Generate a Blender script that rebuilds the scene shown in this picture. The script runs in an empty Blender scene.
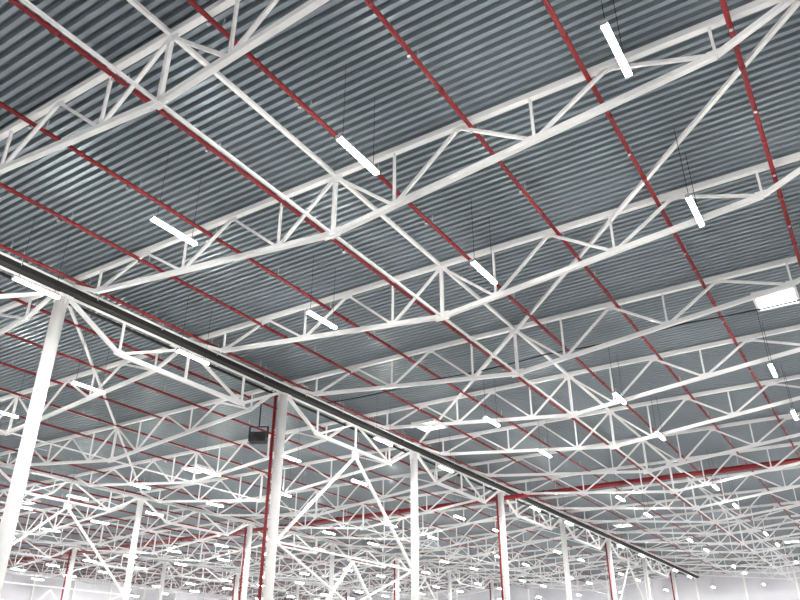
import bpy, bmesh, math, random
from mathutils import Vector, Matrix
random.seed(4)
D=bpy.data; C=bpy.context
CZ=1.7                      # eye height above the floor
C.scene.view_settings.view_transform='Standard'
# ------------------------------------------------------------ materials
def mat(name,col,rough=.5,metal=0.,noise=0.,nscale=3.,emit=None,es=0.,stretch=None):
    m=D.materials.new(name); m.use_nodes=True
    nt=m.node_tree; b=nt.nodes['Principled BSDF']
    b.inputs['Roughness'].default_value=rough
    b.inputs['Metallic'].default_value=metal
    b.inputs['Base Color'].default_value=(*col,1)
    if noise>0:
        tc=nt.nodes.new('ShaderNodeTexCoord'); n=nt.nodes.new('ShaderNodeTexNoise')
        n.inputs['Scale'].default_value=nscale; n.inputs['Detail'].default_value=2
        r=nt.nodes.new('ShaderNodeValToRGB')
        r.color_ramp.elements[0].position=.3; r.color_ramp.elements[1].position=.7
        r.color_ramp.elements[0].color=(*[c*(1-noise) for c in col],1)
        r.color_ramp.elements[1].color=(*[min(1,c*(1+noise*.5)) for c in col],1)
        nt.links.new(tc.outputs['Object'],n.inputs['Vector'])
        nt.links.new(n.outputs['Fac'],r.inputs['Fac'])
        nt.links.new(r.outputs['Color'],b.inputs['Base Color'])
    if emit:
        b.inputs['Emission Color'].default_value=(*emit,1)
        b.inputs['Emission Strength'].default_value=es
    return m
M_white=mat('white_painted_steel',(.9,.9,.905),.36,0,.04,2)
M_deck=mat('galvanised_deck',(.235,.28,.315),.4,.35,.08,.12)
M_deckshade=mat('galvanised_deck_recess_shade',(.085,.105,.125),.5,.2,.08,.12)  # darker copy of the deck colour, paints occlusion shade into the rib recesses
M_red=mat('red_pipe_paint',(.21,.003,.008),.5,0,.1,3)
M_dark=mat('dark_steel',(.008,.008,.009),.7,0,.2,4)
M_grey=mat('grey_housing',(.5,.51,.52),.5)
M_wall=mat('wall_panel_white',(.68,.685,.74),.6,0,.04,.4)
M_floor=mat('concrete_floor',(.55,.55,.545),.5,0,.1,.3)
M_roof=mat('roof_membrane',(.3,.3,.3),.8)
M_led=mat('led_diffuser',(.9,.9,.9),.5,emit=(1,.965,.91),es=350)
M_sky=mat('skylight_diffuser',(.9,.9,.9),.5,emit=(.95,.98,1),es=6)
M_glass=mat('dark_lens_glass',(.02,.02,.03),.1)
# ------------------------------------------------------------ mesh kit
class B:
    def __init__(s): s.bm=bmesh.new(); s.mats=[]
    def mi(s,m):
        if m not in s.mats: s.mats.append(m)
        return s.mats.index(m)
    def beam(s,a,b,w,h,m,up=None):
        a=Vector(a); b=Vector(b); d=(b-a); 
        if d.length<1e-6: return
        d.normalize()
        up=Vector(up) if up else Vector((0,0,1))
        if abs(d.dot(up))>.98: up=Vector((1,0,0)) if abs(d.x)<.9 else Vector((0,1,0))
        sx=d.cross(up).normalized(); uy=sx.cross(d).normalized()
        vs=[]
        for p in (a,b):
            for i,j in((-1,-1),(1,-1),(1,1),(-1,1)):
                vs.append(s.bm.verts.new(p+sx*(i*w/2)+uy*(j*h/2)))
        k=s.mi(m)
        for f in((0,1,2,3),(7,6,5,4),(0,4,5,1),(1,5,6,2),(2,6,7,3),(3,7,4,0)):
            fc=s.bm.faces.new([vs[i] for i in f]); fc.material_index=k
    def box(s,c,dx,dy,dz,m):
        c=Vector(c); s.beam(c-Vector((dx/2,0,0)),c+Vector((dx/2,0,0)),dy,dz,m)
    def tube(s,a,b,r,m,n=10,r2=None):
        a=Vector(a); b=Vector(b); d=(b-a).normalized(); r2=r if r2 is None else r2
        up=Vector((0,0,1)) if abs(d.z)<.9 else Vector((1,0,0))
        sx=d.cross(up).normalized(); uy=sx.cross(d)
        k=s.mi(m); ra=[];rb=[]
        for i in range(n):
            t=2*math.pi*i/n; o=sx*math.cos(t)+uy*math.sin(t)
            ra.append(s.bm.verts.new(a+o*r)); rb.append(s.bm.verts.new(b+o*r2))
        for i in range(n):
            j=(i+1)%n; f=s.bm.faces.new((ra[i],ra[j],rb[j],rb[i])); f.material_index=k; f.smooth=n>6
        f=s.bm.faces.new(ra[::-1]); f.material_index=k
        f=s.bm.faces.new(rb); f.material_index=k
    def mesh(s,name):
        bmesh.ops.recalc_face_normals(s.bm,faces=s.bm.faces)
        me=D.meshes.new(name); s.bm.to_mesh(me); s.bm.free()
        for m in s.mats: me.materials.append(m)
        return me
def obj(name,me,loc=(0,0,0),rz=0):
    o=D.objects.new(name,me); o.location=loc; o.rotation_euler=(0,0,rz)
    C.scene.collection.objects.link(o); return o
# ------------------------------------------------------------ grid
X0=-22.5; BAY=24.; Y0=13.3; SP=6.
LINES=[X0-3*BAY,X0-2*BAY,X0-BAY,X0,X0+BAY,X0+2*BAY]
XL,XR=LINES[0],LINES[-1]
YN,YF=Y0-5*SP,Y0+16*SP      # near / far walls
ZD=12.75+CZ                 # underside of deck
ZT=12.6+CZ                  # top chord centre
HW=ZD+.2
# ------------------------------------------------------------ shell
def slab(name,x0,x1,y0,y1,z0,z1,m):
    b=B(); b.box(((x0+x1)/2,(y0+y1)/2,(z0+z1)/2),x1-x0,y1-y0,z1-z0,m); return obj(name,b.mesh(name))
slab('floor',XL-.6,XR+.6,YN-.6,YF+.6,-.2,0,M_floor)
def wall(name,p,q,n):
    # sandwich-panel wall with horizontal panel joints and posts
    b=B(); p=Vector(p);q=Vector(q);n=Vector(n); z=0
    L=(q-p).length; d=(q-p).normalized()
    b.beam(p-n*.15+Vector((0,0,HW/2)),q-n*.15+Vector((0,0,HW/2)),.2,HW,M_wall)
    while z<HW-.1:
        h=min(1.15,HW-z)
        b.beam(p-n*.02+Vector((0,0,z+h/2)),q-n*.02+Vector((0,0,z+h/2)),.06,h-.03,M_wall); z+=1.18
    t=6.
    while t<L-1:
        b.beam(p+d*t+n*.12,p+d*t+n*.12+Vector((0,0,HW-.5)),.2,.2,M_white); t+=6
    return obj(name,b.mesh(name))
wall('wall_far',(XL,YF+.4,0),(XR,YF+.4,0),(0,-1,0))
wall('wall_near',(XL,YN-.4,0),(XR,YN-.4,0),(0,1,0))
wall('wall_left',(XL-.4,YN,0),(XL-.4,YF,0),(1,0,0))
wall('wall_right',(XR+.4,YN,0),(XR+.4,YF,0),(-1,0,0))
# corrugated deck, ribs run along X
b=B(); k=b.mi(M_deck); ku=b.mi(M_deckshade); P=.25; Dp=.12
y=YN-.5; prof=[]
while y<YF+.5:
    prof+=[(y,0),(y+.11,0),(y+.14,Dp),(y+.22,Dp)]; y+=P
xs=[XL-.5]+[x for x in LINES[1:-1]]+[XR+.5]
cols=[[b.bm.verts.new((x,yy,ZD+zz)) for yy,zz in prof] for x in xs]
for c in range(len(xs)-1):
    for i in range(len(prof)-1):
        f=b.bm.faces.new((cols[c][i],cols[c][i+1],cols[c+1][i+1],cols[c+1][i])); f.material_index=ku if i%4==2 else k  # upper flanges take the painted-shade deck material
obj('ceiling',b.mesh('ceiling'))
slab('roof_slab',XL-.6,XR+.6,YN-.6,YF+.6,ZD+.18,ZD+.4,M_roof)
# ------------------------------------------------------------ roof truss (24 m, bellied lower chord)
def truss():
    b=B(); W=M_white
    zt=0.; ze=-.88; zm=-1.95; xe=10.
    zb=lambda x: zm+(ze-zm)*abs(x)/xe
    b.beam((-11.95,0,zt),(11.95,0,zt),.16,.16,W)
    for s in(-1,1):
        b.beam((0,0,zm),(s*xe,0,ze),.14,.14,W)
        b.beam((s*xe,0,ze),(s*11.8,0,zt-.1),.12,.12,W)
        T=[0,3.9,7.75,11.7]; Bn=[1.95,5.85,xe]
        for i,xb in enumerate(Bn):
            zz=zb(xb)
            if i<3: b.beam((s*T[i],0,zt-.08),(s*xb,0,zz),.08,.08,W)
            if i<2: b.beam((s*xb,0,zz),(s*T[i+1],0,zt-.08),.08,.08,W)
            b.beam((s*xb,0,zz),(s*xb,0,zt),.065,.065,W)
            b.box((s*xb,0,zz+.06),.36,.02,.2,W)
        for xt in T[1:3]: b.box((s*xt,0,-.12),.38,.02,.16,W)
        b.box((s*11.85,0,-.02),.3,.3,.24,W)       # seat plate
    b.beam((0,0,zm),(0,0,zt),.1,.1,W)
    b.box((0,0,zm+.02),.5,.025,.3,W); b.box((0,0,-.14),.44,.025,.22,W)
    b.box((0,0,zm),.19,.19,.19,W)
    return b.mesh('roof_truss')
TM=truss()
NY=range(-4,16)
for i in range(len(LINES)-1):
    for j in NY:
        obj('roof_truss',TM,((LINES[i]+LINES[i+1])/2,Y0+SP*j,ZT))
# ------------------------------------------------------------ longitudinal struts
for i in range(len(LINES)-1):
    xc=(LINES[i]+LINES[i+1])/2
    b=B()
    b.beam((xc,YN,ZT-.02),(xc,YF,ZT-.02),.1,.1,M_white)
    b.beam((xc,YN,ZT-1.95),(xc,YF,ZT-1.95),.065,.065,M_white)
    obj('longitudinal_tie_strut',b.mesh('tie'))
# ------------------------------------------------------------ roof plane wind bracing
for i in range(len(LINES)-1):
    xa,xb=LINES[i],LINES[i+1]; xm=(xa+xb)/2
    b=B(); z=ZT-.16
    for yy in (Y0+0,Y0+48):
        for p,q in(((xb-.1,yy,z),(xm,yy+12,z)),((xm,yy+12,z),(xa+.1,yy+24,z))):
            b.beam(p,q,.1,.1,M_white)
    obj('roof_wind_brace',b.mesh('wb'))
# ------------------------------------------------------------ jack truss between columns (12 m)
def jack():
    b=B(); W=M_white
    zt=-.35; zb=-1.75
    b.beam((0,-5.95,zt),(0,5.95,zt),.2,.2,W)
    b.beam((0,-3.3,zb),(0,3.3,zb),.15,.15,W)
    for s in(-1,1):
        b.beam((0,s*5.8,zt-.1),(0,s*3.3,zb),.13,.13,W)
        b.beam((0,s*3.3,zb),(0,0,zt),.1,.1,W)
        b.beam((0,s*3.3,zb),(0,s*3.3,zt),.08,.08,W)
        b.box((0,s*3.3,zb+.05),.03,.45,.26,W)
    b.beam((0,0,zb),(0,0,zt),.09,.09,W)
    b.box((0,0,zt),.26,.4,.26,W)
    return b.mesh('jack_truss')
JM=jack()
CY=[Y0+12*j for j in range(-2,8)]
for x in LINES[1:-1]:
    for y in CY:
        if y+12<YF: obj('jack_truss',JM,(x,y+6,ZT))
for x in LINES[1:-1]:
    b=B()
    main=abs(x-X0)<.1
    if main:
        # black duct / service tray with thin white rails beside the jack trusses
        b.beam((x+.4,YN,ZT-.42),(x+.4,YF,ZT-.42),.34,.2,M_dark)
        b.beam((x+.6,YN,ZT-.3),(x+.6,YF,ZT-.3),.03,.07,M_white)
        b.beam((x+.19,YN,ZT-.55),(x+.19,YF,ZT-.55),.06,.05,M_white)
        b.tube((x-.3,YN,ZT-.5),(x-.3,YF,ZT-.5),.06,M_dark,10)
        yy=YN+1
        while yy<YF:
            b.beam((x+.6,yy,ZT-.4),(x+.6,yy,ZT+.14),.03,.03,M_grey); yy+=3
    else:
        b.beam((x+.35,YN,ZT-.5),(x+.35,YF,ZT-.5),.3,.02,M_grey)
        for s in(-.15,.15): b.beam((x+.35+s,YN,ZT-.46),(x+.35+s,YF,ZT-.46),.02,.1,M_grey)
        yy=YN+1
        while yy<YF:
            b.beam((x+.52,yy,ZT-.5),(x+.52,yy,ZT+.14),.03,.03,M_grey); yy+=3
    obj('cable_tray',b.mesh('cable_tray'))
# ------------------------------------------------------------ columns
def column(red):
    b=B(); top=ZT-.5
    b.tube((0,0,.02),(0,0,top),.22,M_white,24)
    b.box((0,0,.02),.7,.7,.04,M_white)
    b.box((0,0,top),.56,.56,.05,M_white)
    for a in range(4):
        d=Vector((math.cos(a*math.pi/2),math.sin(a*math.pi/2),0))
        b.beam(d*.25+Vector((0,0,top-.35)),d*.25+Vector((0,0,top)),.02,.12,M_white)
        b.beam(d*.27+Vector((0,0,0)),d*.27+Vector((0,0,.3)),.02,.16,M_white)
    b.box((0,0,top+.2),.26,.3,.4,M_white)
    if red:
        p=Vector((-.16,-.34,0))
        b.tube(p+Vector((0,0,.1)),p+Vector((0,0,top+.1)),.075,M_red,12)
        for z in range(2,13,2):
            b.box(p+Vector((.08,.1,z)),.1,.2,.06,M_grey)
    return b.mesh('column')
CW,CR=column(False),column(True)
for li,x in enumerate(LINES[1:-1]):
    for j,y in enumerate(CY):
        obj('steel_column',CR if j%2==1 else CW,(x,y,0))
# chevron bracing between columns
b=B(); W=M_white
b.beam((0,0,ZT-2.1),(0,5.8,7.1),.13,.13,W); b.beam((0,0,ZT-2.1),(0,-5.8,7.1),.13,.13,W)
b.beam((0,-5.8,7.1),(0,0,4.9),.09,.09,W); b.beam((0,5.8,7.1),(0,0,4.9),.09,.09,W)
b.beam((0,0,6.9),(0,-5.8,1.2),.12,.12,W); b.beam((0,0,6.9),(0,5.8,1.2),.12,.12,W)
b.beam((0,-5.8,7.1),(0,5.8,7.1),.08,.08,W)
b.beam((0,0,ZT-1.7),(0,0,ZT-2.2),.12,.12,W)
b.box((0,0,ZT-2.05),.05,.6,.34,W)
KM=b.mesh('column_chevron_brace')
for x in LINES[1:-1]:
    obj('column_chevron_brace',KM,(x,Y0+18,0)); obj('column_chevron_brace',KM,(x,Y0+66,0))
# ------------------------------------------------------------ sprinkler pipes
xs=[]
x=-.1
while x>XL+1: xs.append(x); x-=3.08
x=2.98
while x<XR-1: xs.append(x); x+=3.08
ZP=ZT-.2
for x in xs:
    b=B(); 
    b.tube((x,YN+.3,ZP),(x,YF-.3,ZP),.058,M_red,8)
    y=Y0-SP*4+3
    while y<YF-1:
        b.tube((x,y,ZP),(x,y,ZP-.16),.018,M_red,6)
        b.tube((x,y,ZP-.16),(x,y,ZP-.18),.045,M_grey,6)
        b.beam((x,y+.4,ZP),(x,y+.4,ZD+.02),.02,.03,M_grey)
        b.tube((x,y+1.4,ZP),(x,y+1.55,ZP),.072,M_red,8)
        y+=3
    obj('sprinkler_pipe',b.mesh('sprinkler_pipe'))
b=B(); ym=Y0+36.5; zz=11.72+CZ
b.tube((XL+.5,ym,zz),(XR-.5,ym,zz),.16,M_red,14)
x=XL+3
while x<XR:
    b.tube((x,ym,zz),(x+.2,ym,zz),.2,M_red,12); b.beam((x+1,ym,zz),(x+1,ym,ZD-.02),.03,.03,M_grey); x+=6
obj('sprinkler_main_pipe',b.mesh('main'))
# ------------------------------------------------------------ LED fixtures
b=B()
b.box((0,0,.05),.13,1.54,.06,M_grey)
b.box((0,0,0),.11,1.48,.05,M_led)
for s in(-1,1):
    b.box((0,s*.76,.02),.13,.03,.1,M_grey)
    b.tube((0,s*.6,.08),(0,s*.6,ZD-(10.5+CZ)),.007,M_dark,4)
    b.box((0,s*.6,.1),.05,.06,.05,M_grey)
LM=b.mesh('led_fixture')
for r in range(-6,21):
    x=-2.-6*r*.985
    if x<XL+2 or x>XR-2: continue
    for k in range(-3,16):
        if k%3==2: continue
        y=10.8+6.33*k
        if y>YF-2 or y<YN+2: continue
        obj('led_light_fixture',LM,(x,y,10.5+CZ))
# ------------------------------------------------------------ skylights
b=B()
b.box((0,0,0),1.3,1.3,.04,M_sky)
for s in(-1,1):
    b.box((s*.7,0,.02),.1,1.5,.16,M_white); b.box((0,s*.7,.02),1.3,.1,.16,M_white)
SM=b.mesh('skylight')
for (x,y) in [(-1.2,28.2),(-19.9,34.7),(-38,34.7),(-19.9,70),(-57,34.7),(-8,88),(18,28)]:
    obj('window_skylight',SM,(x,y,ZD-.09))
# ------------------------------------------------------------ black projector box on jack truss
b=B()
b.box((0,0,0),.75,.5,.42,M_dark)
b.tube((0,-.25,0),(0,-.4,0),.14,M_dark,16); b.tube((0,-.4,0),(0,-.42,0),.11,M_glass,16)
for s in(-1,1):
    b.beam((s*.41,0,0),(s*.41,0,.5),.03,.08,M_dark)
    b.box((s*.2,.1,.23),.2,.25,.04,M_dark)
b.box((0,0,.5),.86,.1,.03,M_dark); b.tube((0,0,.5),(0,0,1.6),.03,M_dark,8)
obj('projector',b.mesh('projector'),(X0+.05,23.8,9.6+CZ),.5)
# ------------------------------------------------------------ dark cable
b=B(); pts=[]
for i in range(25):
    t=i/24; x=X0+.8+23.*t
    pts.append((x,27.7,ZT-.35-.1*abs(math.sin(t*math.pi*4))))
for p,q in zip(pts,pts[1:]): b.tube(p,q,.028,M_dark,6)
obj('power_cable',b.mesh('cable'))
# ------------------------------------------------------------ world + camera
w=D.worlds.new('World'); C.scene.world=w; w.use_nodes=True
w.node_tree.nodes['Background'].inputs[0].default_value=(.7,.8,1,1)
w.node_tree.nodes['Background'].inputs[1].default_value=.5
cd=D.cameras.new('camera'); cam=D.objects.new('camera',cd); C.scene.collection.objects.link(cam)
cd.sensor_width=36; cd.lens=740/800*36; cd.clip_end=600
cam.location=(0,0,CZ)
cam.rotation_euler=(math.radians(90+27.2),0,math.radians(32.2))
C.scene.camera=cam
